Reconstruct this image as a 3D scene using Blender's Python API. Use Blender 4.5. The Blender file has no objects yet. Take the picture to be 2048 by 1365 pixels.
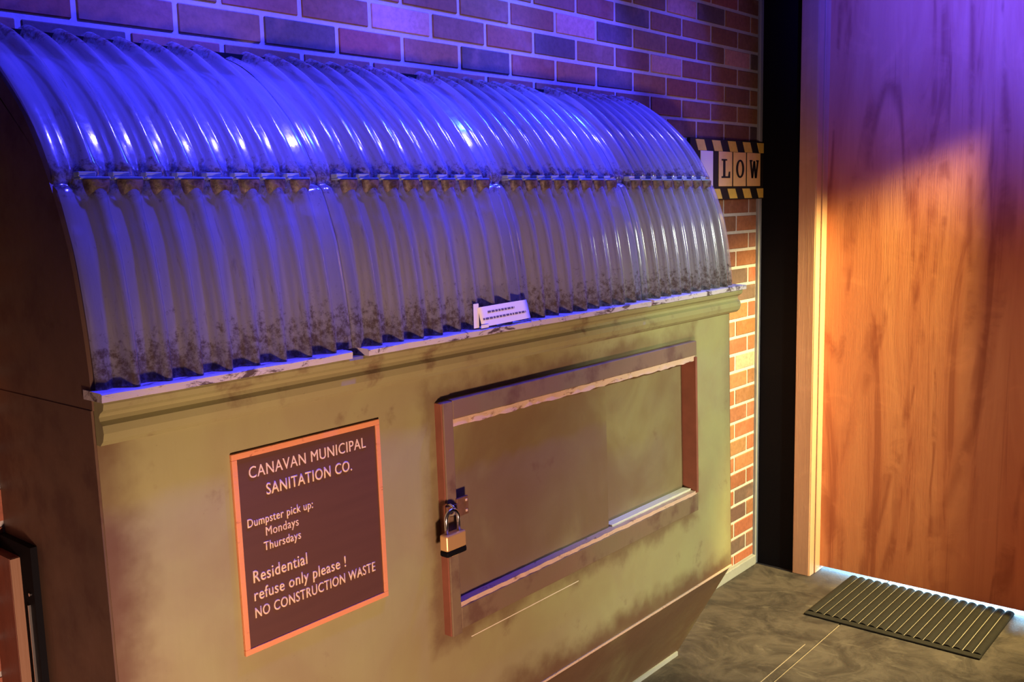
import bpy, bmesh, math, random
from mathutils import Vector, Matrix

random.seed(7)
S = bpy.context.scene
COL = S.collection

# ------------------------------------------------------------------ camera
FPX = 1968.24                      # focal length in pixels of the 2048 px wide frame
YAW, PIT, ROL = 0.86967239, 0.14032368, 0.02385488
CAM = Vector((0.0, 0.0, 1.5))
_cy, _sy, _cp, _sp = math.cos(YAW), math.sin(YAW), math.cos(PIT), math.sin(PIT)
_f = Vector((_sy * _cp, _cy * _cp, -_sp)); _r = Vector((_cy, -_sy, 0)); _d = _f.cross(_r)
_R = math.cos(ROL) * _r + math.sin(ROL) * _d
_D = -math.sin(ROL) * _r + math.cos(ROL) * _d
cd = bpy.data.cameras.new('camera'); cam = bpy.data.objects.new('camera', cd); COL.objects.link(cam)
cd.sensor_width = 36.0; cd.sensor_fit = 'HORIZONTAL'; cd.lens = 36.0 * FPX / 2048.0
cd.clip_start = 0.02
cam.matrix_world = Matrix(((_R.x, -_D.x, -_f.x, CAM.x), (_R.y, -_D.y, -_f.y, CAM.y), (_R.z, -_D.z, -_f.z, CAM.z), (0, 0, 0, 1)))
S.camera = cam


def project(p):
    v = Vector(p) - CAM
    w = v.dot(_f)
    return (1024 + FPX * v.dot(_R) / w, 682.5 + FPX * v.dot(_D) / w) if w > 0.01 else (-9999, -9999)


# ------------------------------------------------------------------ world, lights, exposure
W = bpy.data.worlds.new('world'); S.world = W; W.use_nodes = True
bg = W.node_tree.nodes['Background']
bg.inputs[0].default_value = (0.30, 0.16, 0.22, 1); bg.inputs[1].default_value = 0.09
S.view_settings.view_transform = 'Standard'; S.view_settings.look = 'None'
S.view_settings.exposure = 0.0; S.view_settings.gamma = 1.0; S.view_settings.use_curve_mapping = False


def light(name, kind, loc, aim, energy, color, **kw):
    L = bpy.data.lights.new(name, kind); L.energy = energy; L.color = color
    for k, v in kw.items():
        setattr(L, k, v)
    o = bpy.data.objects.new(name, L); COL.objects.link(o); o.location = loc
    o.rotation_euler = (Vector(aim) - Vector(loc)).to_track_quat('-Z', 'Y').to_euler()
    return o


# blue washers hung over the dumpster
for bx, be in ((0.98, 200), (1.46, 200), (1.94, 200), (2.42, 200), (2.95, 65)):
    light('blue_washer_offscreen', 'SPOT', (bx + 0.35, 1.08, 2.80), (bx, 1.56, 1.90), be * 1.3, (0.045, 0.04, 1.0), shadow_soft_size=0.06, spot_size=math.radians(42), spot_blend=0.5)
light('blue_spot_offscreen', 'SPOT', (2.45, 1.40, 2.75), (1.75, 1.68, 1.75), 45, (0.06, 0.18, 1.0), shadow_soft_size=0.07, spot_size=math.radians(56), spot_blend=0.7)
light('blue_door_spot_offscreen', 'SPOT', (2.3, 0.1, 2.9), (3.69, 0.65, 2.45), 1250, (0.05, 0.04, 1.0), shadow_soft_size=0.08, spot_size=math.radians(58), spot_blend=0.9)
# orange flood standing low on the near left, yellow-green spot on the near right, red flood behind the camera
light('orange_flood_offscreen', 'SPOT', (0.15, -0.45, 0.22), (1.35, 1.4, 0.55), 270, (1.0, 0.58, 0.40), shadow_soft_size=0.12, spot_size=math.radians(66), spot_blend=0.8)
light('yellow_green_spot_offscreen', 'SPOT', (2.75, -1.0, 2.0), (2.85, 1.5, 0.60), 320, (0.92, 1.0, 0.74), shadow_soft_size=0.08, spot_size=math.radians(50), spot_blend=0.9)
light('red_flood_offscreen', 'SPOT', (1.3, -1.3, 0.7), (3.69, 0.95, 0.75), 110, (1.0, 0.28, 0.15), shadow_soft_size=0.12, spot_size=math.radians(38), spot_blend=0.8)
# light of the room behind the door
light('room_behind_door', 'AREA', (4.75, 1.07, 0.50), (3.70, 1.07, 0.30), 380, (0.42, 0.74, 1.0), shape='RECTANGLE', size=1.2, size_y=0.8)
# yellow lamp on the wall to the right of the door, outside the picture: it lights jamb, door and mat
light('yellow_lamp_right_offscreen', 'SPOT', (3.525, 0.22, 2.10), (3.64, 1.45, 0.35), 820, (1.0, 0.72, 0.24), shadow_soft_size=0.035, spot_size=math.radians(61), spot_blend=0.6)


# ------------------------------------------------------------------ material helpers
class NT:
    def __init__(self, name):
        self.m = bpy.data.materials.new(name); self.m.use_nodes = True
        self.t = self.m.node_tree; self.t.nodes.clear()
        self.out = self.t.nodes.new('ShaderNodeOutputMaterial')

    def put(self, sock, v):
        if hasattr(v, 'is_output'):
            self.t.links.new(v, sock)
        elif v is not None:
            if isinstance(v, (tuple, list)) and len(v) == 3 and sock.type == 'RGBA':
                v = (*v, 1)
            sock.default_value = v

    def n(self, typ, ins=None, out=0, **props):
        nd = self.t.nodes.new(typ)
        for k, v in props.items():
            setattr(nd, k, v)
        for k, v in (ins or {}).items():
            self.put(nd.inputs[k], v)
        return nd.outputs[out]

    def math(self, op, a, b=None, c=None):
        nd = self.t.nodes.new('ShaderNodeMath'); nd.operation = op
        for i, v in enumerate((a, b, c)):
            if v is not None:
                self.put(nd.inputs[i], v)
        return nd.outputs[0]

    def pos(self):
        g = self.n('ShaderNodeNewGeometry'); return g

    def obj(self):
        return self.n('ShaderNodeTexCoord', out=3)

    def scaled(self, vec, sx, sy, sz):
        return self.n('ShaderNodeMapping', {0: vec, 3: (sx, sy, sz)})

    def noise(self, vec, scale, detail=4, rough=0.55, dist=0.0):
        return self.n('ShaderNodeTexNoise', {'Vector': vec, 'Scale': scale, 'Detail': detail, 'Roughness': rough, 'Distortion': dist})

    def ramp(self, fac, stops):
        nd = self.t.nodes.new('ShaderNodeValToRGB'); self.put(nd.inputs[0], fac)
        e = nd.color_ramp.elements
        while len(e) < len(stops):
            e.new(0.5)
        for el, (p, c) in zip(e, stops):
            el.position = p; el.color = (*c, 1) if len(c) == 3 else c
        return nd.outputs[0]

    def range(self, v, a, b, c=0.0, d=1.0):
        nd = self.t.nodes.new('ShaderNodeMapRange'); nd.interpolation_type = 'SMOOTHSTEP'
        for i, x in enumerate((v, a, b, c, d)):
            self.put(nd.inputs[i], x)
        return nd.outputs[0]

    def mix(self, fac, a, b, mode='MIX'):
        nd = self.t.nodes.new('ShaderNodeMixRGB'); nd.blend_type = mode
        for i, v in enumerate((fac, a, b)):
            self.put(nd.inputs[i], v)
        return nd.outputs[0]

    def xyz(self, vec):
        nd = self.t.nodes.new('ShaderNodeSeparateXYZ'); self.put(nd.inputs[0], vec); return nd.outputs

    def bump(self, h, strength=0.3, dist=0.003):
        return self.n('ShaderNodeBump', {'Height': h, 'Strength': strength, 'Distance': dist})

    def principled(self, color, rough=0.6, normal=None, **kw):
        ins = {'Base Color': color, 'Roughness': rough}
        if normal is not None:
            ins['Normal'] = normal
        ins.update(kw)
        return self.n('ShaderNodeBsdfPrincipled', ins)

    def finish(self, sh):
        self.t.links.new(sh, self.out.inputs[0]); return self.m


def simple(name, color, rough=0.6, metallic=0.0, noise=0.0, nscale=30, spec=0.5):
    t = NT(name); c = color; nrm = None
    if noise:
        nz = t.noise(t.obj(), nscale)
        c = t.mix(nz, tuple(x * (1 - noise) for x in color), tuple(min(1, x * (1 + noise)) for x in color))
        nrm = t.bump(nz, 0.2)
    return t.finish(t.principled(c, rough, nrm, Metallic=metallic, **{'Specular IOR Level': spec}))


MAT = {}
# brick: the colour of each brick sits on the object itself
t = NT('brick'); oi = t.n('ShaderNodeObjectInfo', out=1); p = t.pos()
n1 = t.noise(p, 60, 6, 0.7); n2 = t.noise(p, 14, 3)
c = t.mix(t.range(n1, 0.35, 0.75, 0, 0.55), oi, t.mix(1.0, oi, (0.45, 0.42, 0.42), 'MULTIPLY'))
c = t.mix(t.range(n2, 0.5, 0.8, 0, 0.35), c, (0.36, 0.20, 0.16))
MAT['brick'] = t.finish(t.principled(c, 0.8, t.bump(n1, 0.45, 0.002)))
t = NT('mortar'); p = t.pos(); n1 = t.noise(p, 90, 5)
MAT['mortar'] = t.finish(t.principled(t.mix(n1, (0.34, 0.34, 0.35), (0.50, 0.50, 0.49)), 0.9, t.bump(n1, 0.3)))


def paint(name, base_a, base_b, rust, body=True):
    """old brushed paint with airbrushed rust-brown weathering along the seams"""
    t = NT(name); p = t.pos(); x, y, z = t.xyz(p)
    n1 = t.noise(p, 3.2, 5, 0.55, 0.6); n2 = t.noise(p, 11, 5, 0.6); n3 = t.noise(t.scaled(p, 60, 60, 4), 1.0, 3); n4 = t.noise(p, 120, 4, 0.7)
    c = t.mix(t.range(n1, 0.3, 0.7), base_a, base_b)
    if body:
        jz = t.math('ADD', z, t.math('MULTIPLY', t.math('SUBTRACT', n2, 0.5), 0.12))
        jx = t.math('ADD', x, t.math('MULTIPLY', t.math('SUBTRACT', n2, 0.5), 0.10))
        low = t.range(jz, 0.36, 0.44, 1, 0)                       # along the fold
        left = t.range(jx, 0.70, 0.79, 1, 0)
        right = t.range(jx, 2.64, 2.71, 0, 0.35)
        fx = t.math('SUBTRACT', t.math('ABSOLUTE', t.math('SUBTRACT', jx, 1.94)), 0.52)
        fz = t.math('SUBTRACT', t.math('ABSOLUTE', t.math('SUBTRACT', jz, 0.845)), 0.255)
        fr = t.math('MAXIMUM', fx, fz); fr = t.range(fr, 0.0, 0.055, 0.8, 0)
        msk = t.math('MAXIMUM', low, t.math('MAXIMUM', t.math('MAXIMUM', left, fr), right))
        msk = t.math('MULTIPLY', msk, t.range(n1, 0.15, 0.55, 0.5, 1.0))
        c = t.mix(t.math('MULTIPLY', msk, 0.85), c, rust)
        c = t.mix(t.range(n2, 0.62, 0.75, 0, 0.45), c, rust)
    else:
        c = t.mix(t.range(n2, 0.50, 0.70, 0, 0.75), c, rust)
    c = t.mix(t.range(n4, 0.68, 0.75, 0, 0.3), c, (0.05, 0.03, 0.02))
    return t.finish(t.principled(c, t.range(n2, 0.3, 0.7, 0.42, 0.62), t.bump(t.math('ADD', n3, n2), 0.12, 0.003)))


MAT['green_paint'] = paint('green_paint', (0.33, 0.33, 0.15), (0.29, 0.255, 0.13), (0.115, 0.048, 0.028))
MAT['rail_paint'] = paint('rail_paint', (0.32, 0.32, 0.145), (0.28, 0.25, 0.125), (0.115, 0.048, 0.028), False)
MAT['frame_paint'] = paint('frame_paint', (0.21, 0.135, 0.085), (0.20, 0.155, 0.085), (0.11, 0.05, 0.035), False)
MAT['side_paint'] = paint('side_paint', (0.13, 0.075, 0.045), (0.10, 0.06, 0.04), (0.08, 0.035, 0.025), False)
MAT['rust_stile'] = simple('rust_stile', (0.24, 0.085, 0.05), 0.55, 0, 0.35, 18)
MAT['black_paint'] = simple('black_paint', (0.003, 0.003, 0.005), 0.8, spec=0.12)
MAT['end_black'] = simple('end_black', (0.006, 0.005, 0.007), 0.85, spec=0.1)


def chipped(name, a, b, dark, s, lo, hi, rough=0.6):
    t = NT(name); p = t.scaled(t.pos(), 0.35, 1, 1); n1 = t.noise(p, s, 6, 0.75, 0.5); n2 = t.noise(p, s * 0.3, 3)
    c = t.mix(n2, a, b); c = t.mix(t.range(n1, lo, hi), c, dark)
    return t.finish(t.principled(c, rough, t.bump(n1, 0.5, 0.003)))


MAT['ledge'] = chipped('ledge', (0.62, 0.58, 0.60), (0.50, 0.44, 0.45), (0.09, 0.06, 0.06), 42, 0.52, 0.62)
MAT['worn_wood'] = chipped('worn_wood', (0.66, 0.42, 0.30), (0.58, 0.46, 0.33), (0.20, 0.09, 0.06), 60, 0.56, 0.68)
MAT['cream'] = chipped('cream', (0.80, 0.74, 0.56), (0.74, 0.72, 0.55), (0.5, 0.4, 0.25), 30, 0.62, 0.72)

# clear corrugated plastic, grimy near its foot and its joint
t = NT('clear_plastic'); p = t.pos(); x, y, z = t.xyz(p)
st = t.noise(t.scaled(p, 140, 14, 14), 1.0, 5, 0.65); gr = t.noise(p, 75, 6, 0.75); g2 = t.noise(p, 16, 4)
foot = t.range(t.math('ADD', z, t.math('MULTIPLY', g2, -0.10)), 1.19, 1.33, 1, 0)
bandm = t.range(t.math('ABSOLUTE', t.math('SUBTRACT', z, 1.555)), 0.0, 0.06, 1, 0)
topm = t.range(z, 1.77, 1.80, 0, 0.8)
soil = t.math('MAXIMUM', t.math('MULTIPLY', foot, 1.0), t.math('MAXIMUM', bandm, topm))
dirt = t.math('MULTIPLY', t.range(t.math('ADD', gr, t.math('MULTIPLY', soil, 0.27)), 0.62, 0.86), 0.9)
dirt = t.math('MAXIMUM', dirt, t.range(st, 0.56, 0.78, 0, 0.5))
tr = t.n('ShaderNodeBsdfTransparent', {0: (0.92, 0.93, 0.96)})
dif = t.n('ShaderNodeBsdfDiffuse', {0: t.mix(st, (0.40, 0.39, 0.42), (0.60, 0.59, 0.62))})
tl = t.n('ShaderNodeBsdfTranslucent', {0: (0.80, 0.79, 0.84)})
gl = t.n('ShaderNodeBsdfGlossy', {0: (1, 1, 1), 1: t.range(gr, 0.3, 0.8, 0.10, 0.24), 'Normal': t.bump(st, 0.12, 0.002)})
drt = t.n('ShaderNodeBsdfDiffuse', {0: (0.055, 0.035, 0.03)})


def mixsh(t, f, a, b):
    return t.n('ShaderNodeMixShader', {0: f, 1: a, 2: b})


bodyc = mixsh(t, 0.48, mixsh(t, 0.45, dif, tl), tr)
bodyc = mixsh(t, dirt, bodyc, drt)
lw = t.n('ShaderNodeFresnel', {0: 1.55})
MAT['clear_plastic'] = t.finish(mixsh(t, t.math('ADD', t.math('MULTIPLY', lw, 0.9), 0.05), bodyc, gl))
t = NT('cap_grime'); p = t.pos(); n1 = t.noise(p, 70, 5, 0.7)
MAT['cap_grime'] = t.finish(t.principled(t.mix(t.range(n1, 0.35, 0.65), (0.05, 0.03, 0.03), (0.17, 0.12, 0.12)), 0.45, t.bump(n1, 0.6, 0.003)))
MAT['tile_glass'] = simple('tile_glass', (0.30, 0.37, 0.35), 0.12)

# woods


def wood(name, a, b, dark, sx, sy, sz, rough=0.45, fig=0.5):
    t = NT(name); p = t.pos(); q = t.scaled(p, sx, sy, sz)
    w = t.noise(q, 1.0, 6, 0.6, 1.6); w2 = t.noise(t.scaled(p, sx * 5, sy * 5, sz * 1.3), 1.0, 4, 0.6, 0.4); b3 = t.noise(p, 6, 4, 0.6, 0.8)
    fine = t.noise(t.scaled(p, 220, 220, 9), 1.0, 3)
    c = t.mix(t.range(w, 0.32, 0.68), a, b)
    c = t.mix(t.range(w, 0.57, 0.66, 0, fig), c, dark)
    c = t.mix(t.range(w2, 0.60, 0.72, 0, fig * 0.8), c, dark)
    c = t.mix(t.range(b3, 0.52, 0.75, 0, 0.28), c, tuple(min(1, v * 1.35) for v in a))
    v = t.noise(t.scaled(p, sx * 0.5, sy * 0.42, sz * 0.42), 1.0, 3, 0.5, 1.2)
    ln = t.math('ABSOLUTE', t.math('SUBTRACT', t.math('FRACT', t.math('MULTIPLY', v, 5.0)), 0.5))
    c = t.mix(t.math('MULTIPLY', t.range(ln, 0.0, 0.20, fig * 1.3, 0), t.range(b3, 0.35, 0.6)), c, dark)
    h = t.math('ADD', t.math('MULTIPLY', w, 0.6), t.math('ADD', t.math('MULTIPLY', fine, 0.3), t.math('MULTIPLY', b3, 0.5)))
    return t.finish(t.principled(c, rough, t.bump(h, 0.35, 0.004)))


MAT['door_wood'] = wood('door_wood', (0.60, 0.26, 0.125), (0.50, 0.185, 0.09), (0.27, 0.07, 0.035), 4, 6.5, 0.75)
MAT['casing_wood'] = wood('casing_wood', (0.56, 0.34, 0.22), (0.50, 0.29, 0.18), (0.36, 0.19, 0.11), 8, 8, 0.6, 0.55, 0.2)
MAT['board_wood'] = wood('board_wood', (0.20, 0.062, 0.035), (0.16, 0.05, 0.03), (0.10, 0.03, 0.02), 10, 10, 0.8, 0.5, 0.4)
MAT['board_edge'] = wood('board_edge', (0.24, 0.13, 0.075), (0.20, 0.11, 0.06), (0.12, 0.06, 0.03), 10, 10, 0.8, 0.6, 0.3)
MAT['trim_grey'] = simple('trim_grey', (0.24, 0.27, 0.30), 0.55, 0, 0.15, 20)

# floor
t = NT('floor_slab'); p = t.pos(); n1 = t.noise(p, 6, 9, 0.72, 1.2); n2 = t.noise(p, 70, 6, 0.8); n3 = t.noise(t.scaled(p, 26, 9, 10), 1, 5, 0.7, 0.8)
c = t.mix(t.range(n1, 0.35, 0.65), (0.024, 0.022, 0.025), (0.062, 0.054, 0.054))
c = t.mix(t.range(n2, 0.58, 0.74, 0, 0.55), c, (0.13, 0.115, 0.105)); c = t.mix(t.range(n3, 0.56, 0.72, 0, 0.55), c, (0.105, 0.095, 0.09))
MAT['floor_slab'] = t.finish(t.principled(c, t.range(n1, 0.3, 0.7, 0.5, 0.75), t.bump(t.math('ADD', n2, n1), 0.4, 0.004), **{'Specular IOR Level': 0.3}))
MAT['joint_fill'] = simple('joint_fill', (0.26, 0.22, 0.19), 0.8, 0, 0.3, 40)

# signs, small things
t = NT('sign_brown'); p = t.pos(); n1 = t.noise(t.scaled(p, 5, 5, 60), 1, 5)
MAT['sign_brown'] = t.finish(t.principled(t.mix(n1, (0.085, 0.036, 0.028), (0.115, 0.05, 0.036)), 0.55))
MAT['sign_letter'] = chipped('sign_letter', (0.86, 0.66, 0.48), (0.80, 0.60, 0.44), (0.40, 0.20, 0.13), 90, 0.62, 0.72)
MAT['sign_border'] = chipped('sign_border', (0.78, 0.33, 0.14), (0.72, 0.28, 0.12), (0.38, 0.12, 0.05), 70, 0.58, 0.72)
MAT['sign_black'] = simple('sign_black', (0.010, 0.010, 0.010), 0.6)
MAT['sign_yellow'] = simple('sign_yellow', (0.72, 0.53, 0.10), 0.55, 0, 0.2, 60)
MAT['tile_cream'] = simple('tile_cream', (0.86, 0.60, 0.24), 0.55, 0, 0.12, 40)
MAT['tile_white'] = simple('tile_white', (0.75, 0.68, 0.66), 0.55)
MAT['brass'] = simple('brass', (0.80, 0.50, 0.22), 0.38, 0.55)
MAT['steel'] = simple('steel', (0.75, 0.75, 0.76), 0.2, 1.0)
MAT['hasp_rust'] = simple('hasp_rust', (0.20, 0.10, 0.06), 0.5, 0.3, 0.5, 60)
MAT['rubber'] = simple('rubber', (0.012, 0.012, 0.0125), 0.8, 0, 0.4, 60, 0.2)
MAT['mat_dust'] = simple('mat_dust', (0.26, 0.24, 0.22), 0.9, 0, 0.4, 80)
MAT['paper'] = simple('paper', (0.86, 0.84, 0.86), 0.7)
MAT['ink'] = simple('ink', (0.12, 0.10, 0.16), 0.8)
t = NT('added_backing'); lc = t.mix(t.noise(t.pos(), 12), (0.50, 0.48, 0.54), (0.68, 0.66, 0.72))  # pale translucent stuff of the sheet added inside the lid
MAT['added_backing'] = t.finish(mixsh(t, 0.5, t.n('ShaderNodeBsdfDiffuse', {0: lc}), t.n('ShaderNodeBsdfTranslucent', {0: lc})))



# ------------------------------------------------------------------ mesh helpers
class MB:
    def __init__(self):
        self.v = []; self.f = []; self.smooth = False

    def quad(self, *pts):
        i = len(self.v); self.v += [tuple(q) for q in pts]; self.f.append(tuple(range(i, i + len(pts)))); return self

    def box(self, x0, x1, y0, y1, z0, z1, fn=None):
        i = len(self.v)
        P = [(x, y, z) for z in (z0, z1) for y in (y0, y1) for x in (x0, x1)]
        self.v += [tuple(fn(*q)) if fn else q for q in P]
        flip = False
        if fn:
            a, b, c2 = Vector(self.v[i + 1]) - Vector(self.v[i]), Vector(self.v[i + 2]) - Vector(self.v[i]), Vector(self.v[i + 4]) - Vector(self.v[i])
            flip = a.cross(b).dot(c2) < 0
        for f in ((0, 2, 3, 1), (4, 5, 7, 6), (0, 1, 5, 4), (2, 6, 7, 3), (0, 4, 6, 2), (1, 3, 7, 5)):
            f = tuple(i + k for k in f); self.f.append(f[::-1] if flip else f)
        return self

    def extrude_x(self, prof, x0, x1):
        """closed profile of (y, z) swept along x"""
        n = len(prof); i = len(self.v)
        self.v += [(x0, *q) for q in prof] + [(x1, *q) for q in prof]
        for k in range(n):
            j = (k + 1) % n
            self.f.append((i + k, i + n + k, i + n + j, i + j))
        self.f.append(tuple(i + k for k in range(n))); self.f.append(tuple(i + n + k for k in reversed(range(n))))
        return self

    def tube(self, pts, r, seg=10):
        i = len(self.v); P = [Vector(q) for q in pts]; n = len(P)
        up = Vector((0.13, 1, 0.21)).normalized()
        for k in range(n):
            d = (P[min(k + 1, n - 1)] - P[max(k - 1, 0)]).normalized()
            a = d.cross(up).normalized(); b = d.cross(a)
            for s in range(seg):
                th = 2 * math.pi * s / seg
                self.v.append(tuple(P[k] + r * (math.cos(th) * a + math.sin(th) * b)))
        for k in range(n - 1):
            for s in range(seg):
                s2 = (s + 1) % seg
                self.f.append((i + k * seg + s, i + k * seg + s2, i + (k + 1) * seg + s2, i + (k + 1) * seg + s))
        self.f.append(tuple(i + s for s in range(seg))[::-1]); self.f.append(tuple(i + (n - 1) * seg + s for s in range(seg)))
        return self

    def mesh(self, name, mats, L=(0, 0, 0), bevel=0.0, smooth=False, idx=None, segs=2):
        me = bpy.data.meshes.new(name)
        me.from_pydata([(a - L[0], b - L[1], c2 - L[2]) for a, b, c2 in self.v], [], self.f)
        for m in (mats if isinstance(mats, (list, tuple)) else [mats]):
            me.materials.append(m)
        if idx:
            for p, k in zip(me.polygons, idx):
                p.material_index = k
        bm = bmesh.new(); bm.from_mesh(me)
        bmesh.ops.remove_doubles(bm, verts=bm.verts, dist=1e-6)
        bmesh.ops.recalc_face_normals(bm, faces=bm.faces)
        if bevel:
            es = [e for e in bm.edges if len(e.link_faces) == 2 and e.calc_face_angle(0) > 0.5]
            bmesh.ops.bevel(bm, geom=es, offset=bevel, segments=segs, profile=0.5, affect='EDGES', clamp_overlap=True)
        if smooth:
            for f in bm.faces:
                f.smooth = True
        bm.to_mesh(me); bm.free()
        return me


def rootloc(o):
    while o.parent:
        o = o.parent
    return Vector(o.location)


def link(name, me, parent=None, loc=None):
    o = bpy.data.objects.new(name, me); COL.objects.link(o)
    if parent:
        o.parent = parent
    if loc is not None:
        o.location = Vector(loc) - (rootloc(parent) if parent else Vector())
    return o


def part(name, mb, m, parent, **kw):
    """a mesh given in room coordinates, linked under its thing"""
    return link(name, mb.mesh(name, m, rootloc(parent), **kw), parent)


def tag(o, label=None, cat=None, group=None, kind=None):
    if label: o['label'] = label
    if cat: o['category'] = cat
    if group: o['group'] = group
    if kind: o['kind'] = kind
    return o


def thing(name, loc, label, cat, group=None):
    o = bpy.data.objects.new(name, None); COL.objects.link(o); o.location = loc; o.empty_display_size = 0.05
    return tag(o, label, cat, group)


def struct(name, mb, m, label=None, **kw):
    o = link(name, mb.mesh(name, m, **kw)); o['kind'] = 'structure'
    if label: o['label'] = label
    return o


def shrink(dx, dy, dz):
    """box mesh around the origin"""
    return MB().box(-dx / 2, dx / 2, -dy / 2, dy / 2, -dz / 2, dz / 2)


def text_mesh(body, width, cap, m, name, bold=0.02, depth=0.0012):
    """lettering as a mesh: x from 0 to width, baseline at z = 0, facing -y"""
    cu = bpy.data.curves.new('txt', 'FONT'); cu.body = body; cu.size = 1.0; cu.offset = bold; cu.space_character = 1.08
    cu.resolution_u = 4
    o = bpy.data.objects.new('txt', cu); COL.objects.link(o)
    dg = bpy.context.evaluated_depsgraph_get(); me = bpy.data.meshes.new_from_object(o.evaluated_get(dg))
    cu.body = 'H'; dg.update(); h = bpy.data.meshes.new_from_object(o.evaluated_get(bpy.context.evaluated_depsgraph_get()))
    ch = max(v.co.y for v in h.vertices); bpy.data.meshes.remove(h)
    bpy.data.objects.remove(o); bpy.data.curves.remove(cu)
    x0 = min(v.co.x for v in me.vertices); x1 = max(v.co.x for v in me.vertices)
    sx = width / (x1 - x0); sz = cap / ch
    for v in me.vertices:
        v.co = ((v.co.x - x0) * sx, 0.0, v.co.y * sz)
    bm = bmesh.new(); bm.from_mesh(me)
    bmesh.ops.recalc_face_normals(bm, faces=bm.faces)
    fs = list(bm.faces)
    ex = bmesh.ops.extrude_face_region(bm, geom=fs)
    for e in ex['geom']:
        if isinstance(e, bmesh.types.BMVert):
            e.co.y -= depth
    bm.normal_update(); bmesh.ops.recalc_face_normals(bm, faces=bm.faces); bm.to_mesh(me); bm.free()
    me.name = name; me.materials.clear(); me.materials.append(m)
    return me


# ------------------------------------------------------------------ floor
YW = 1.769                                  # face of the mortar bed of the brick wall
floor = struct('floor', MB().box(-1.6, 5.0, -2.6, 1.90, -0.06, -0.004), MAT['joint_fill'], 'dark worn concrete slab floor with pale joints')
JY = 1.257
for x0, x1, y0, y1 in ((-1.6, 5.0, JY + 0.003, 1.90), (-1.6, 5.0, -0.03, JY - 0.003), (-1.6, 5.0, -2.6, -0.036)):
    part('slab', MB().box(x0, x1, y0, y1, -0.005, 0.0), MAT['floor_slab'], floor)
part('joint_line', MB().box(2.3, 3.02, JY + 0.030, JY + 0.0325, -0.002, 0.0006), MAT['joint_fill'], floor)

# ------------------------------------------------------------------ brick wall
wall = struct('wall_back', MB().box(-1.2, 3.64, YW, 1.90, 0.0, 2.75), MAT['mortar'], 'red brick wall with pale grey mortar in running bond')
PZ, PX, BZ, BX, MG = 0.0674, 0.2024, 0.085, 0.901, 0.0115
RED = [(0.30, 0.125, 0.065), (0.27, 0.105, 0.055), (0.32, 0.14, 0.075), (0.24, 0.095, 0.055), (0.29, 0.13, 0.08)]
PINK = (0.50, 0.27, 0.22); DARK = (0.11, 0.075, 0.07)


def brick_key(px, py):
    """course and column of the brick that shows at this pixel of the photograph, on the plane of the wall"""
    d = (px - 1024) / FPX * _R + (py - 682.5) / FPX * _D + _f
    q = CAM + d * (YW / d.y)
    k = math.floor((q.z - BZ) / PZ)
    off = BX + (0.1012 if k % 2 else 0.0)
    return k, math.floor((q.x - off) / PX)


special = {}
for px, py in ((800, 20), (1151, 45), (1345, 130), (1470, 118), (1485, 722), (1337, 12)):
    special[brick_key(px, py)] = PINK
for px, py in ((600, 62), (1110, 92), (1262, 30), (1424, 24), (1228, 152), (1512, 120), (1478, 540), (1500, 580), (1472, 1088), (150, 80), (1255, 60)):
    special[brick_key(px, py)] = DARK
bmeshes = {}


def brick_mesh(w):
    k = round(w, 3)
    if k not in bmeshes:
        bmeshes[k] = shrink(w, 0.016, PZ - MG).mesh('brick', MAT['brick'], bevel=0.0018, segs=1)
    return bmeshes[k]


rest = MB(); nb = 0
XEND = 3.594
for k in range(-1, 40):
    z0 = max(BZ + k * PZ, 0.045); z1 = BZ + (k + 1) * PZ
    if z1 > 2.75: break
    off = BX + (0.1012 if k % 2 else 0.0)
    for n in range(-12, 15):
        x0, x1 = off + n * PX + MG / 2, off + (n + 1) * PX - MG / 2
        x1c = min(x1, XEND); x0c = max(x0, -1.19)
        if x1c - x0c < 0.02: continue
        zc = (z0 + z1) / 2
        cs = [project((x, YW - 0.006, z)) for x in (x0c, x1c) for z in (z0, z1)]
        seen = any(-5 < a < 2053 and -5 < b < 1370 for a, b in cs) and (zc > 1.76 or x1c > 2.66) and x0c > 0.6
        if seen and nb < 300 and k >= 0:
            o = link('brick', brick_mesh(x1c - x0c), wall, ((x0c + x1c) / 2, YW + 0.005 + random.uniform(-0.0008, 0.0008), zc))
            c0 = special.get((k, n))
            if c0 is None:
                r = random.random()
                c0 = PINK if r < 0.03 else DARK if r < 0.07 else random.choice(RED)
                c0 = tuple(v * random.uniform(0.74, 0.98) for v in c0)
            o.color = (*c0, 1); nb += 1
        else:
            zz0 = z0 + (MG / 2 if k >= 0 else 0)
            if z1 - MG / 2 - zz0 > 0.01:
                rest.box(x0c, x1c, YW - 0.003, YW + 0.005, zz0, z1 - MG / 2)
o = link('brick', rest.mesh('brick_rest', MAT['brick']), wall); o.color = (0.32, 0.105, 0.06, 1); o['kind'] = 'stuff'
# grey corner strip and foot strip of the brick wall
tr1 = struct('trim_1', MB().box(3.598, 3.642, YW - 0.013, YW + 0.0, 0.0, 2.75), MAT['trim_grey'], 'grey corner strip beside the brick wall', bevel=0.003)
bb = struct('baseboard_back', MB().box(2.55, 3.598, YW - 0.016, YW, 0.0, 0.040), MAT['trim_grey'], 'grey strip along the foot of the brick wall', bevel=0.003)


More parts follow.
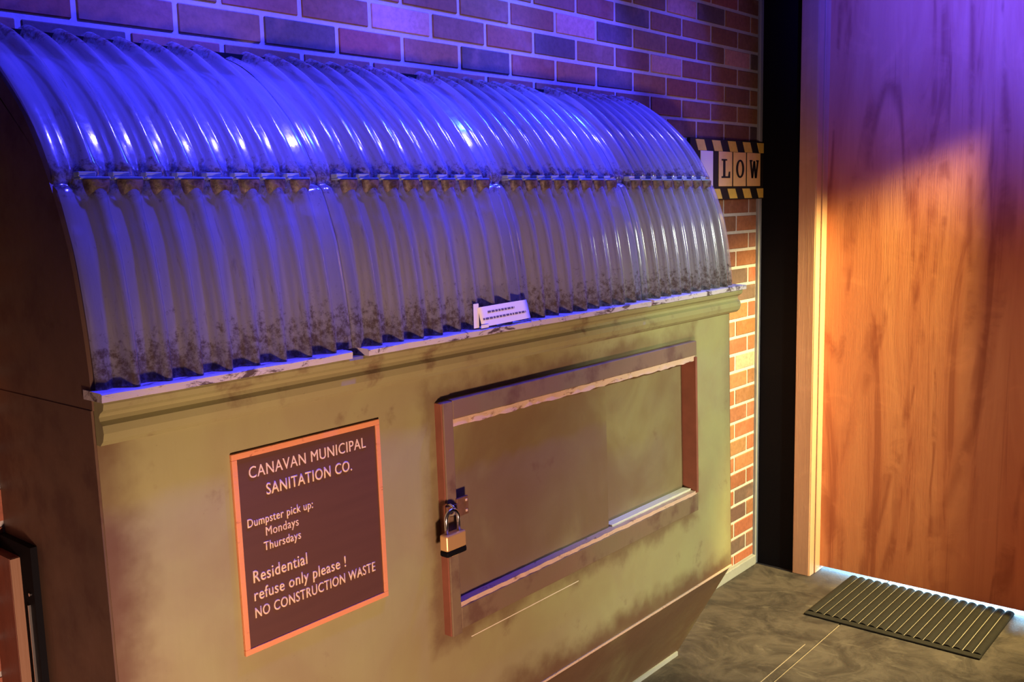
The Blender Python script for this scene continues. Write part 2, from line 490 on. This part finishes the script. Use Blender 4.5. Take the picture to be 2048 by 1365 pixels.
# ------------------------------------------------------------------ door wall
XC, XL = 3.607, 3.690
wr = MB().box(XC + 0.012, 3.78, 1.53, 1.90, 0.0, 2.75).box(XC + 0.012, 3.78, -1.4, 0.600, 0, 2.75).box(XC + 0.012, 3.78, 0.600, 1.53, 2.42, 2.75)
struct('wall_right', wr, MAT['black_paint'], 'matt black wall around the wooden door')
door = struct('door_1', MB().box(XL, XL + 0.042, 0.612, 1.521, 0.019, 2.41), MAT['door_wood'], 'orange-brown flush wooden door with flowing grain')
part('casing', MB().box(XC - 0.010, XC + 0.014, 1.527, 1.594, 0.0, 2.48), MAT['casing_wood'], door, bevel=0.002)
part('casing', MB().box(XC - 0.010, XC + 0.014, 0.536, 0.606, 0.0, 2.48), MAT['casing_wood'], door, bevel=0.002)
part('casing', MB().box(XC - 0.010, XC + 0.014, 0.606, 1.527, 2.412, 2.48), MAT['casing_wood'], door, bevel=0.002)
part('jamb', MB().box(XC - 0.008, XC + 0.034, 1.523, 1.532, 0.0, 2.41), MAT['casing_wood'], door, bevel=0.002)
part('jamb', MB().box(XC + 0.040, XL + 0.05, 1.520, 1.532, 0.0, 2.41), MAT['casing_wood'], door, bevel=0.002)
part('jamb', MB().box(XC - 0.008, XL + 0.05, 0.600, 0.610, 0.0, 2.41), MAT['casing_wood'], door, bevel=0.002)

# ------------------------------------------------------------------ dumpster
D = thing('dumpster', (1.70, 1.59, 0.0), 'olive green dumpster with a domed clear corrugated lid and a sliding hatch', 'dumpster')
XA, XB, Y0, Z0, TL = 0.70, 2.70, 1.40, 0.352, 0.0163
ZT = 1.205


def F(x, p, z):
    """point on the slightly leaning front: p metres proud of it"""
    return (x, Y0 + TL * (z - Z0) - p, z)


def fbox(mb, x0, x1, p0, p1, z0, z1):
    return mb.box(x0, x1, p0, p1, z0, z1, fn=lambda x, p, z: F(x, p, z))


HX0, HX1, HZ0, HZ1 = 1.447, 2.458, 0.652, 1.040      # hatch opening
fp = MB()
for a in ((XA, HX0, Z0, ZT), (HX1, XB, Z0, ZT), (HX0, HX1, Z0, HZ0), (HX0, HX1, HZ1, ZT)):
    fbox(fp, a[0], a[1], -0.018, 0.0, a[2], a[3])
part('front_panel', fp, MAT['green_paint'], D)
# lower panel sloping back to the floor
part('kick_panel', MB().extrude_x([(Y0, Z0), (1.592, 0.012), (1.604, 0.012), (Y0 + 0.018, Z0)], XA, XB), MAT['green_paint'], D)
part('fold_bead', fbox(MB(), XA, XB + 0.002, -0.004, 0.0035, Z0 - 0.003, Z0 + 0.0035), MAT['worn_wood'], D, bevel=0.001)
part('base_strip', MB().box(XA, XB - 0.01, 1.585, 1.61, 0.0, 0.014), MAT['trim_grey'], D)

PROF = [(1.405, 1.236), (1.4065, 1.262), (1.4105, 1.30), (1.4175, 1.352), (1.432, 1.428), (1.4475, 1.475), (1.468, 1.526), (1.505, 1.596), (1.535, 1.640), (1.568, 1.678), (1.632, 1.735), (1.700, 1.778), (1.764, 1.803)]


def spline(ts):
    P = [Vector((a, b)) for a, b in PROF]
    Lc = [0]
    for a, b in zip(P, P[1:]): Lc.append(Lc[-1] + (b - a).length)
    out = []
    for u in ts:
        s = u * Lc[-1]; i = max(j for j in range(len(P) - 1) if Lc[j] <= s + 1e-9)
        f = (s - Lc[i]) / (Lc[i + 1] - Lc[i])
        p0, p1, p2, p3 = P[max(i - 1, 0)], P[i], P[i + 1], P[min(i + 2, len(P) - 1)]
        q = 0.5 * ((2 * p1) + (p2 - p0) * f + (2 * p0 - 5 * p1 + 4 * p2 - p3) * f * f + (3 * p1 - p0 - 3 * p2 + p3) * f ** 3)
        out.append(q)
    return out, Lc[-1]


NS = 96
CURVE, CLEN = spline([i / NS for i in range(NS + 1)])
NORM = []
for i in range(NS + 1):
    d = (CURVE[min(i + 1, NS)] - CURVE[max(i - 1, 0)]).normalized(); NORM.append(Vector((-d.y, d.x)))
IB = min(range(NS + 1), key=lambda i: abs(CURVE[i].y - 1.547))

# side panels: flat ends under the dome and along the body
low = [(1.604, 0.012), (Y0 + 0.012, Z0), (Y0 + TL * (1.0 - Z0) + 0.012, ZT), (YW - 0.0035, ZT), (YW - 0.0035, 0.012)]
low[1] = (Y0 + 0.001, Z0); low[2] = (Y0 + TL * (ZT - Z0) + 0.001, ZT); low[0] = (1.5925, 0.012)
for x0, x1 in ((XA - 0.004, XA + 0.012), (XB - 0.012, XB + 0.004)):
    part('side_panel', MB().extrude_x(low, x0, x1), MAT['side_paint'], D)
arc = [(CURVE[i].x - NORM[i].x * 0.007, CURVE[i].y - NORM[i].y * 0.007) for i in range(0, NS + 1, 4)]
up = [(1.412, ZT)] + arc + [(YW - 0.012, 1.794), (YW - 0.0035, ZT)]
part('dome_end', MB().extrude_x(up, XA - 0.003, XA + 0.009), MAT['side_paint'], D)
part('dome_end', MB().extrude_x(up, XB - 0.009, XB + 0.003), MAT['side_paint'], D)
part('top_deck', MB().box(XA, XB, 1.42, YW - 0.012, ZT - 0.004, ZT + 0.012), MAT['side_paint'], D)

# moulded rail under the ledge
rp = [(1.418, 1.152), (1.402, 1.152), (1.393, 1.160), (1.389, 1.172), (1.391, 1.184), (1.398, 1.190), (1.400, 1.196), (1.396, 1.202), (1.386, 1.208), (1.383, 1.217), (1.386, 1.222), (1.418, 1.222)]
part('rail', MB().extrude_x(rp, XA, XB + 0.030), MAT['rail_paint'], D)
# ledge boards: four, butted with open gaps
for i, (x0, x1) in enumerate(((XA - 0.006, 1.176), (1.214, 1.699), (1.703, 2.199), (2.214, XB + 0.036))):
    mb = MB(); n = 14; r = random.Random(i + 3)
    prev = None
    for k in range(n + 1):
        x = x0 + (x1 - x0) * k / n; yf = 1.3755 + r.uniform(-0.0015, 0.002); zt = 1.2355 + r.uniform(-0.0008, 0.0008)
        ring = [(x, yf, 1.222), (x, yf - 0.001, zt - 0.002), (x, yf + 0.002, zt), (x, 1.43, zt + 0.001), (x, 1.43, 1.222)]
        b = len(mb.v); mb.v += ring
        if prev is not None:
            for s in range(5):
                s2 = (s + 1) % 5; mb.f.append((prev + s, b + s, b + s2, prev + s2))
        else:
            mb.f.append(tuple(b + s for s in range(5)))
        prev = b
    mb.f.append(tuple(prev + s for s in reversed(range(5))))
    part('ledge_board', mb, MAT['ledge'], D)

# domed lid: four corrugated sheets
NR, AMP = 8, 0.0185
capm = None


def cap_mesh(pitch):
    mb = MB(); nu, nv = 10, 6
    for j in range(nv + 1):
        for i in range(nu + 1):
            th = math.pi * i / nu; ph = math.pi / 2 * j / nv
            mb.v.append((-math.cos(th) * pitch * 0.40 * math.cos(ph), -math.sin(th) * 0.013 * math.cos(ph), -math.sin(ph) * 0.034))
    for j in range(nv):
        for i in range(nu):
            a = j * (nu + 1) + i; mb.f.append((a, a + 1, a + nu + 2, a + nu + 1))
    return mb.mesh('joint_cap', MAT['cap_grime'], smooth=True)


for q in range(4):
    x0, x1 = XA + 0.5 * q, XA + 0.5 * (q + 1)
    xr0, xr1 = x0 + 0.030, x0 + 0.470
    pitch = (xr1 - xr0) / NR
    xs = [x0 + 0.0005, x0 + 0.004, x0 + 0.015] + [xr0 + (xr1 - xr0) * i / (NR * 14) for i in range(NR * 14 + 1)] + [x1 - 0.015, x1 - 0.004, x1 + 0.002 if q < 3 else x1]
    rr = random.Random(q + 20); jit = [rr.uniform(0.9, 1.08) for _ in range(NR)]
    mb = MB()
    for i in range(NS + 1):
        s = i / NS * CLEN; sb = IB / NS * CLEN
        dist = abs(s - sb); top = CLEN - s
        w = 0.235 + 0.24 * max(0.0, 1 - dist / 0.055) ** 1.5 + 0.20 * max(0.0, 1 - top / 0.03)
        dip = -0.010 * max(0.0, 1 - dist / 0.012)
        for x in xs:
            h = 0.0
            if xr0 <= x <= xr1:
                u = (x - xr0) / pitch; j = min(NR - 1, int(u)); u = u - j - 0.5
                if abs(u) < w:
                    h = AMP * jit[j] * (1 - (u / w) ** 2) ** 0.62
                h += 0.0012 * math.cos(2 * math.pi * u)
            elif x < xr0:
                h = 0.006 * math.sin(math.pi * (x - x0) / 0.030) + 0.001
            else:
                h = 0.004 * math.sin(math.pi * (x - xr1) / 0.030)
            h += dip + (0.003 if q % 2 else 0.0) * (1 if x > x1 - 0.02 else 0)
            pnt = CURVE[i] + NORM[i] * h
            mb.v.append((x, pnt.x, pnt.y))
    nx = len(xs)
    for i in range(NS):
        for j in range(nx - 1):
            a = i * nx + j; mb.f.append((a, a + 1, a + nx + 1, a + nx))
    sheet = part('dome_sheet', mb, MAT['clear_plastic'], D, smooth=True)
    # joint across the middle: glass tiles and grimy caps, one pair for each rib
    cm = cap_mesh(pitch)
    ty, tz = CURVE[IB].x, CURVE[IB].y; nn = NORM[IB]
    for j in range(NR):
        xc = xr0 + pitch * (j + 0.5)
        c0 = Vector((ty, tz)) + nn * 0.007
        tb = MB().box(xc - pitch * 0.46, xc + pitch * 0.43, c0.x - 0.011, c0.x + 0.010, c0.y + 0.001, c0.y + 0.0055)
        tb.box(xc - pitch * 0.46, xc + pitch * 0.05, c0.x - 0.007, c0.x + 0.010, c0.y + 0.0055, c0.y + 0.013)
        part('joint_tile', tb, MAT['tile_glass'], sheet, bevel=0.0012)
        link('joint_cap', cm, sheet, (xc, c0.x - 0.010, c0.y + 0.001))

part('back_strip', MB().box(XA, XB, YW - 0.016, YW - 0.003, 1.788, 1.812), MAT['end_black'], D)
lin = [(CURVE[i].x - NORM[i].x * 0.030, CURVE[i].y - NORM[i].y * 0.030) for i in range(0, NS + 1, 3)]
lb = [(CURVE[i].x - NORM[i].x * 0.034, CURVE[i].y - NORM[i].y * 0.034) for i in range(0, NS + 1, 3)]
part('added_dome_backing', MB().extrude_x(lin + lb[::-1], XA + 0.012, XB - 0.012), MAT['added_backing'], D)  # added sheet behind the clear lid, catches the blue light so the lid looks blue
# hatch: frame, worn tracks, sliding panel and fixed panel
part('hatch_stile', fbox(MB(), 1.4215, 1.4505, -0.01, 0.022, 0.588, 1.0935), MAT['frame_paint'], D, bevel=0.002)
part('hatch_stile_facing', fbox(MB(), 1.4185, 1.4225, -0.005, 0.019, 0.590, 1.0925), MAT['rust_stile'], D, bevel=0.001)
part('hatch_stile', fbox(MB(), HX1 - 0.002, HX1 + 0.028, -0.018, 0.004, 0.60, 1.085), MAT['frame_paint'], D, bevel=0.002)
part('hatch_jamb', fbox(MB(), HX1 - 0.006, HX1 + 0.004, -0.024, 0.0235, HZ0, HZ1 + 0.01), MAT['rust_stile'], D)
part('hatch_rail', fbox(MB(), 1.4505, 2.463, -0.01, 0.022, 1.054, 1.0955), MAT['frame_paint'], D, bevel=0.002)
part('hatch_rail', fbox(MB(), 1.4505, 2.463, -0.01, 0.022, 0.597, 0.646), MAT['frame_paint'], D, bevel=0.002)


def rough_strip(x0, x1, p0, p1, z0, z1, seed, amp):
    r = random.Random(seed); mb = MB(); n = 60; prev = None
    for k in range(n + 1):
        x = x0 + (x1 - x0) * k / n; a = r.uniform(-amp, amp); b2 = r.uniform(-amp, amp)
        ring = [F(x, p0, z0), F(x, p1 + a, z0 + b2), F(x, p1 + a * 0.5, z1 + b2 * 0.5), F(x, p0, z1)]
        b = len(mb.v); mb.v += ring
        if prev is not None:
            for s in range(4):
                s2 = (s + 1) % 4; mb.f.append((prev + s, b + s, b + s2, prev + s2))
        else:
            mb.f.append((b, b + 1, b + 2, b + 3))
        prev = b
    mb.f.append((prev + 3, prev + 2, prev + 1, prev)); return mb


tag(part('hatch_track', rough_strip(1.4505, 2.458, -0.02, 0.0195, 1.038, 1.054, 5, 0.0016), MAT['worn_wood'], D), 'bare splintered wood along the upper hatch track')
tag(part('hatch_track', rough_strip(1.4505, 2.458, -0.02, 0.0195, 0.645, 0.656, 6, 0.0016), MAT['worn_wood'], D), 'bare splintered wood along the lower hatch track')
part('sliding_panel', fbox(MB(), HX0, 2.040, -0.016, -0.002, 0.650, 1.042), MAT['green_paint'], D, bevel=0.0015)
part('fixed_panel', fbox(MB(), 2.02, HX1, -0.032, -0.022, 0.645, 1.045), MAT['green_paint'], D)
part('track_insert', fbox(MB(), 2.046, 2.452, -0.021, 0.004, 0.650, 0.6615), MAT['cream'], D, bevel=0.001)
tag(part('paint_scratch', fbox(MB(), 1.500, 1.898, -0.001, 0.0008, 0.5555, 0.5578), MAT['cream'], D), 'thin yellow scratch below the hatch')
# hasp on the stile
hz = 0.868
hs = MB(); fbox(hs, 1.446, 1.482, 0.020, 0.026, hz - 0.022, hz + 0.018); fbox(hs, 1.415, 1.450, 0.022, 0.027, hz - 0.010, hz + 0.008)
hasp = part('hasp', hs, MAT['hasp_rust'], D, bevel=0.0015)
for zz in (-0.013, 0.010):
    part('screw', fbox(MB(), 1.471, 1.477, 0.026, 0.028, hz + zz - 0.003, hz + zz + 0.003), MAT['worn_wood'], hasp, bevel=0.0012)
part('staple', MB().tube([F(1.424, 0.02 + 0.022 * math.sin(a), hz - 0.012 * math.cos(a)) for a in [math.pi * i / 8 for i in range(9)]], 0.003, 8), MAT['steel'], hasp, smooth=True)

# ------------------------------------------------------------------ padlock
lk = F(1.415, 0.048, 0.795)
K = thing('padlock', lk, 'brass padlock with a steel shackle hanging on the hatch hasp', 'padlock')


def lock_box(x0, x1, p0, p1, z0, z1):
    return fbox(MB(), x0, x1, p0, p1, z0, z1)


part('lock_body', lock_box(1.379, 1.437, 0.036, 0.058, 0.795, 0.829), MAT['brass'], K, bevel=0.004, segs=3)
part('bumper', lock_box(1.3785, 1.4375, 0.0355, 0.0585, 0.783, 0.796), MAT['black_paint'], K, bevel=0.004, segs=3)
pts = [F(1.390, 0.047, 0.825), F(1.390, 0.047, 0.858)] + [F(1.408 - 0.018 * math.cos(a), 0.047, 0.858 + 0.018 * math.sin(a)) for a in [math.pi * i / 10 for i in range(1, 10)]] + [F(1.426, 0.047, 0.858), F(1.426, 0.047, 0.825)]
part('shackle', MB().tube(pts, 0.0042, 10), MAT['steel'], K, smooth=True)
tag(part('keyway_plate', lock_box(1.398, 1.418, 0.042, 0.052, 0.780, 0.7835), MAT['brass'], K, bevel=0.001))

# ------------------------------------------------------------------ notice on the dumpster
sx0, sx1, sz0, sz1 = 0.926, 1.2605, 0.731, 1.089
SG = thing('notice_board', F((sx0 + sx1) / 2, 0.0, sz0), 'dark brown notice with orange border reading Canavan Municipal Sanitation Co.', 'sign')
part('board', fbox(MB(), sx0 + 0.002, sx1 - 0.002, 0.0, 0.004, sz0 + 0.002, sz1 - 0.002), MAT['sign_brown'], SG)
bw = 0.0105
for a in ((sx0, sx1, sz1 - bw, sz1), (sx0, sx1, sz0, sz0 + bw), (sx0, sx0 + bw, sz0 + bw, sz1 - bw), (sx1 - bw, sx1, sz0 + bw, sz1 - bw)):
    part('border_strip', fbox(MB(), a[0], a[1], 0.0, 0.0062, a[2], a[3]), MAT['sign_border'], SG, bevel=0.0008)


def on_front(px, py, p):
    d = (px - 1024) / FPX * _R + (py - 682.5) / FPX * _D + _f
    s = (Y0 - p + TL * (CAM.z - Z0) - CAM.y) / (d.y - TL * d.z)
    return CAM + d * s


for body, a, b, cap in (('CANAVAN MUNICIPAL', (498, 958), (731, 896), 0.0200), ('SANITATION CO.', (533, 990), (704, 944), 0.0205),
                        ('Dumpster pick up:', (495, 1057), (626, 1022), 0.0150), ('Mondays', (532, 1072), (597, 1053), 0.0155),
                        ('Thursdays', (528, 1102), (602, 1079), 0.0155), ('Residential', (507, 1167), (615, 1133), 0.0215),
                        ('refuse only please !', (509, 1203), (692, 1136), 0.0205), ('NO CONSTRUCTION WASTE', (511, 1237), (751, 1149), 0.0185)):
    A, B = on_front(*a, 0.004), on_front(*b, 0.004)
    me = text_mesh(body, B.x - A.x, cap, MAT['sign_letter'], 'lettering', 0.0 if 'M' in body else 0.012)
    o = link('lettering', me, SG, A); o.rotation_euler = (-math.atan(TL), 0, 0)
    o['label'] = 'cream lettering reading ' + body

# ------------------------------------------------------------------ LOW sign on the brick wall
LX0, LX1, LZ0, LZ1, LY = 3.055, 3.640, 1.490, 1.707, YW - 0.006
LS = thing('low_sign', ((LX0 + LX1) / 2, LY, LZ0), 'black and yellow hazard-striped sign reading LOW on the brick wall', 'sign')
part('board', MB().box(LX0, LX1, LY - 0.012, LY + 0.002, LZ0, LZ1), MAT['sign_black'], LS, bevel=0.001)
yf = LY - 0.012
for zb, zt in ((LZ1 - 0.042, LZ1 - 0.004), (LZ0 + 0.004, LZ0 + 0.040)):
    for i in range(5):
        xb = LX0 + 0.035 + i * 0.118
        pts = [(xb, zt), (xb + 0.060, zt), (xb + 0.080, zb), (xb + 0.020, zb)]
        pts = [(min(x, LX1 - 0.003), z) for x, z in pts]
        mb = MB(); m0 = [(x, yf - 0.0012, z) for x, z in pts]; m1 = [(x, yf, z) for x, z in pts]
        mb.quad(*m0); mb.quad(*m1)
        for s in range(4):
            mb.quad(m0[s], m0[(s + 1) % 4], m1[(s + 1) % 4], m1[s])
        part('stripe', mb, MAT['sign_yellow'], LS)
T0, T1 = 1.539, 1.664
part('letter_tile', MB().box(3.123, 3.213, yf - 0.003, yf, T0, T1), MAT['tile_white'], LS, bevel=0.001)


def poly(mb, pts, y0, y1):
    a = [(x, y0, z) for x, z in pts]; b = [(x, y1, z) for x, z in pts]
    mb.quad(*a); mb.quad(*b)
    n = len(pts)
    for s in range(n):
        mb.quad(a[s], a[(s + 1) % n], b[(s + 1) % n], b[s])


def letter(ch, w, h):
    P = []
    if ch == 'L':
        P = [[(0.0, 1), (0.62, 1), (0.62, 0.92), (0.0, 0.92)], [(0.18, 0.93), (0.42, 0.93), (0.42, 0.07), (0.18, 0.07)], [(0, 0.09), (1, 0.09), (1, 0), (0, 0)], [(0.86, 0.34), (1, 0.34), (1, 0.08), (0.78, 0.08)]]
    elif ch == 'O':
        n = 20; P = []
        for i in range(n):
            a0, a1 = 2 * math.pi * i / n, 2 * math.pi * (i + 1) / n
            e = lambda a, k, l: (0.5 + k * math.cos(a), 0.5 + l * math.sin(a))
            P.append([e(a0, 0.5, 0.5), e(a1, 0.5, 0.5), e(a1, 0.27, 0.40), e(a0, 0.27, 0.40)])
    else:
        for x0, x1 in ((0.10, 0.30), (0.50, 0.68), (0.50, 0.30), (0.90, 0.70)):
            P.append([(x0 - 0.085, 0.95), (x0 + 0.085, 0.95), (x1 + 0.085, 0), (x1 - 0.085, 0)])
        P += [[(0, 1), (0.28, 1), (0.28, 0.92), (0, 0.92)], [(0.72, 1), (1, 1), (1, 0.92), (0.72, 0.92)]]
    return [[(x * w, z * h) for x, z in q] for q in P]


for ch, tx0, tx1 in (('L', 3.257, 3.358), ('O', 3.370, 3.468), ('W', 3.480, 3.588)):
    tile = part('letter_tile', MB().box(tx0, tx1, yf - 0.003, yf, T0, T1), MAT['tile_cream'], LS, bevel=0.001)
    mb = MB(); w = 0.064 if ch != 'W' else 0.074
    for q in letter(ch, w, 0.068):
        poly(mb, [(x + (tx0 + tx1) / 2 - w / 2, z + T0 + 0.030) for x, z in q], yf - 0.0045, yf - 0.003)
    part('letter', mb, MAT['sign_black'], tile)

# ------------------------------------------------------------------ folded card on the ledge
PC = thing('folded_card', (1.615, 1.385, 1.2375), 'small folded white paper card with two printed lines on the dumpster ledge', 'card')
cx0, cx1 = 1.535, 1.697
mb = MB(); n = 10; g = []
for k in range(n + 1):
    u = k / n; x = cx0 + (cx1 - cx0) * u
    lift = 0.004 + 0.010 * u
    zb, zt = 1.2375 + 0.0005 + lift * 0.35, 1.2375 + 0.043 + lift * 0.25
    yb, yt = 1.3775 - 0.001 * u, 1.3835 + 0.0015 * math.sin(u * 3)
    g.append(((x + 0.004 * 0, yb, zb), (x - 0.005, yt, zt)))
for a, b in zip(g, g[1:]):
    mb.quad(a[0], b[0], b[1], a[1]); mb.quad(*[(x, y + 0.0006, z) for x, y, z in (a[1], b[1], b[0], a[0])])
for k in (0, n):
    a = g[k]; mb.quad(a[0], a[1], (a[1][0], a[1][1] + 0.0006, a[1][2]), (a[0][0], a[0][1] + 0.0006, a[0][2]))
part('sheet', mb, MAT['paper'], PC, smooth=True)
mb = MB().box(cx0 - 0.018, cx0 - 0.002, 1.384, 1.3847, 1.2385, 1.290); mb.box(cx0 - 0.004, cx0 + 0.020, 1.3762, 1.3768, 1.2375, 1.2445)
part('folded_end', mb, MAT['paper'], PC)
for row, (u0, u1, zf) in enumerate(((0.17, 0.72, 0.70), (0.05, 0.93, 0.38))):
    mb = MB(); r = random.Random(row); u = u0
    while u < u1:
        du = r.uniform(0.035, 0.07)

        def at(u, v):
            i = min(int(u * n), n - 1); f = u * n - i
            a = Vector(g[i][0]).lerp(Vector(g[i + 1][0]), f); b = Vector(g[i][1]).lerp(Vector(g[i + 1][1]), f)
            return a.lerp(b, v) + Vector((0, -0.0005, 0.0001))
        ue = min(u + du, u1)
        mb.quad(at(u, zf - 0.05), at(ue, zf - 0.05), at(ue, zf + 0.05), at(u, zf + 0.05)); u = ue + 0.014
    part('print_line', mb, MAT['ink'], PC)

# ------------------------------------------------------------------ wooden board fixed beside the dumpster
WBd = thing('wooden_board', (0.68, 1.70, 0.0), 'reddish wooden board on a black backing at the dark end of the dumpster', 'board')
part('backing', MB().box(0.684, 0.6955, 1.642, YW - 0.004, 0.0, 0.946), MAT['black_paint'], WBd)
bd = MB().box(0.667, 0.684, 1.687, YW - 0.004, 0.0, 0.922)
part('board', bd, MAT['board_wood'], WBd)
part('board_edge', MB().box(0.6675, 0.684, 1.6845, 1.6875, 0.0, 0.921), MAT['board_edge'], WBd)
part('metal_strip', MB().box(0.680, 0.6845, 1.660, 1.6625, 0.0, 0.842), MAT['steel'], WBd)
part('screw', MB().tube([(0.6845, 1.655, 0.862), (0.681, 1.655, 0.862)], 0.003, 8), MAT['steel'], WBd)

# ------------------------------------------------------------------ ribbed rubber mat
MX0, MX1, MY0, MY1 = 3.243, 3.684, 0.797, 1.392
RM = thing('rubber_mat', ((MX0 + MX1) / 2, (MY0 + MY1) / 2, 0.0), 'black ribbed rubber mat with dusty grooves in front of the door', 'mat')
part('mat_base', MB().box(MX0 + 0.012, MX1 - 0.004, MY0 + 0.006, MY1 - 0.006, 0.0, 0.0045), MAT['mat_dust'], RM)
part('mat_border', MB().box(MX0, MX0 + 0.030, MY0, MY1, 0.0, 0.0075), MAT['rubber'], RM, bevel=0.003)
NRB = 19; pt = (MY1 - MY0) / NRB
rbm = MB()
pr = []
hw = pt * 0.472
for i in range(9):
    a = math.pi * i / 8; pr.append((-hw * math.cos(a), 0.003 + 0.0095 * math.sin(a)))
rb = rbm.extrude_x(pr + [(hw, 0.0015), (-hw, 0.0015)], -(MX1 - MX0 - 0.028) / 2, (MX1 - MX0 - 0.028) / 2)
rme = rb.mesh('rib', MAT['rubber'])
for i in range(NRB):
    link('rib', rme, RM, ((MX0 + 0.028 + MX1) / 2, MY0 + pt * (i + 0.5), 0.0))
